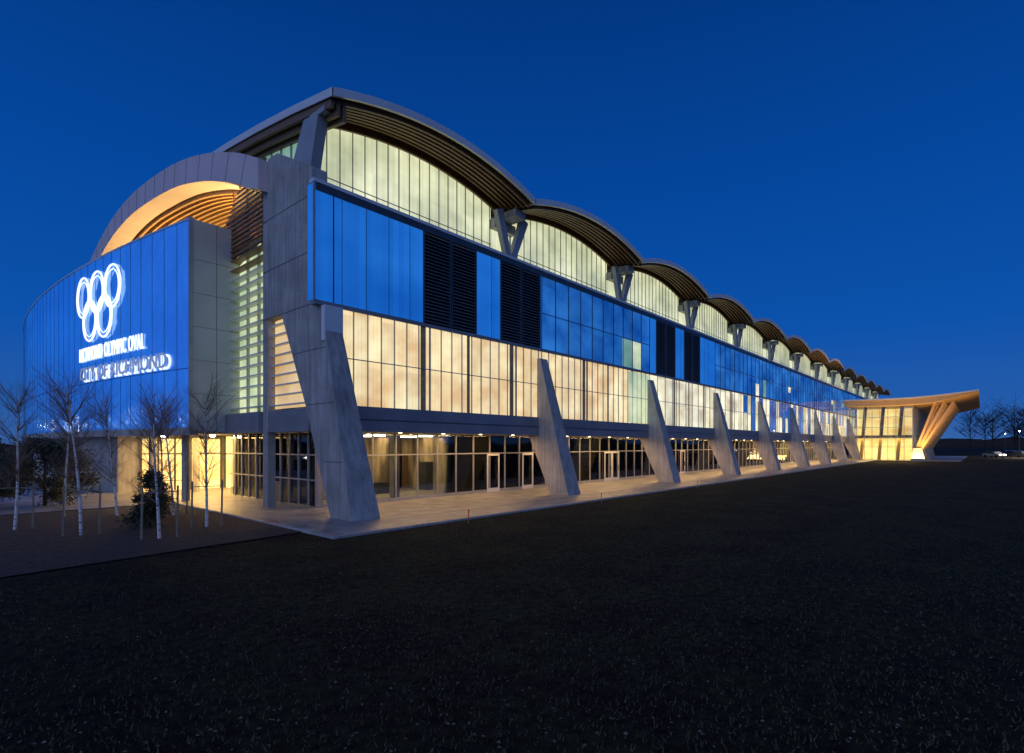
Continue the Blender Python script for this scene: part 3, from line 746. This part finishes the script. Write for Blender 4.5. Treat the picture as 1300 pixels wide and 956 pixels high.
d=Vector((.751,.660)); r=Vector((.660,-.751))
for i in range(38000):
    z=3.5+random.random()**1.5*32; s=random.uniform(-1.05,1.05)*z
    x=d.x*z+r.x*s; y=d.y*z+r.y*s
    if y>15.3 and x>1: continue
    hh=random.uniform(.02,.08); a=random.uniform(0,6.28); o=len(v); w=.009
    v+=[(x-math.cos(a)*w,y-math.sin(a)*w,0),(x+math.cos(a)*w,y+math.sin(a)*w,0),(x+random.uniform(-.04,.04),y+random.uniform(-.04,.04),hh)]; f.append((o,o+1,o+2))
me=bpy.data.meshes.new('grass'); me.from_pydata(v,[],f); me.materials.append(MAT['grass']); o=bpy.data.objects.new('grass',me); scene.collection.objects.link(o)
v=[];f=[]
for i in range(5000):
    z=4+random.random()**1.3*34; s=random.uniform(-1.05,1.05)*z
    x=d.x*z+r.x*s; y=d.y*z+r.y*s
    if y>15.3 and x>9: continue
    a=random.uniform(0,6.28); q=random.uniform(.012,.032); o=len(v); zz=.04 if y>16 else .012
    v+=[(x-math.cos(a)*q,y-math.sin(a)*q,zz),(x+math.sin(a)*q*.6,y-math.cos(a)*q*.6,zz+random.uniform(0,.02)),(x+math.cos(a)*q,y+math.sin(a)*q,zz),(x-math.sin(a)*q*.6,y+math.cos(a)*q*.6,zz+random.uniform(0,.02))]; f.append((o,o+1,o+2,o+3))
me=bpy.data.meshes.new('leaf_litter'); me.from_pydata(v,[],f); me.materials.append(MAT['litter']); o=bpy.data.objects.new('leaf_litter',me); scene.collection.objects.link(o)

# ------------------------------------------------------------ world
w=bpy.data.worlds.new('World'); scene.world=w; w.use_nodes=True; nt=w.node_tree
bg=nt.nodes['Background']
tc=N(nt,'ShaderNodeTexCoord'); sx=N(nt,'ShaderNodeSeparateXYZ'); L(nt,tc.outputs['Generated'],sx.inputs[0])
cr=N(nt,'ShaderNodeValToRGB'); E=cr.color_ramp.elements
E[0].position=0; E[0].color=(.038,.125,.38,1); E[1].position=1; E[1].color=(.001,.024,.15,1)
for p,c in ((.06,(.018,.105,.40)),(.18,(.004,.086,.41)),(.38,(.0015,.064,.34)),(.62,(.0008,.040,.225))):
    e=E.new(p); e.color=c4(c)
L(nt,sx.outputs[2],cr.inputs[0])
dt=N(nt,'ShaderNodeVectorMath',operation='DOT_PRODUCT'); L(nt,tc.outputs['Generated'],dt.inputs[0]); dt.inputs[1].default_value=Vector((-.90,-.35,.18)).normalized()
g=math_n(nt,'POWER',math_n(nt,'MAXIMUM',dt.outputs['Value'],0),2.0)
gc=N(nt,'ShaderNodeMixRGB',blend_type='MIX'); gc.inputs[1].default_value=(0,0,0,1); gc.inputs[2].default_value=(.46,.58,.94,1); L(nt,g,gc.inputs[0])
ad=N(nt,'ShaderNodeMixRGB',blend_type='ADD'); ad.inputs[0].default_value=1; L(nt,cr.outputs[0],ad.inputs[1]); L(nt,gc.outputs[0],ad.inputs[2])
L(nt,ad.outputs[0],bg.inputs[0]); bg.inputs[1].default_value=1.0

# ------------------------------------------------------------ camera
cam=bpy.data.cameras.new('camera'); co=bpy.data.objects.new('camera',cam); scene.collection.objects.link(co)
co.location=(0,0,3.0); co.rotation_euler=(math.radians(90),0,-math.atan2(.751,.660))
cam.sensor_width=36; cam.lens=680/1300*36; cam.shift_y=87/1300; cam.clip_end=4000; cam.clip_start=.1
scene.camera=co
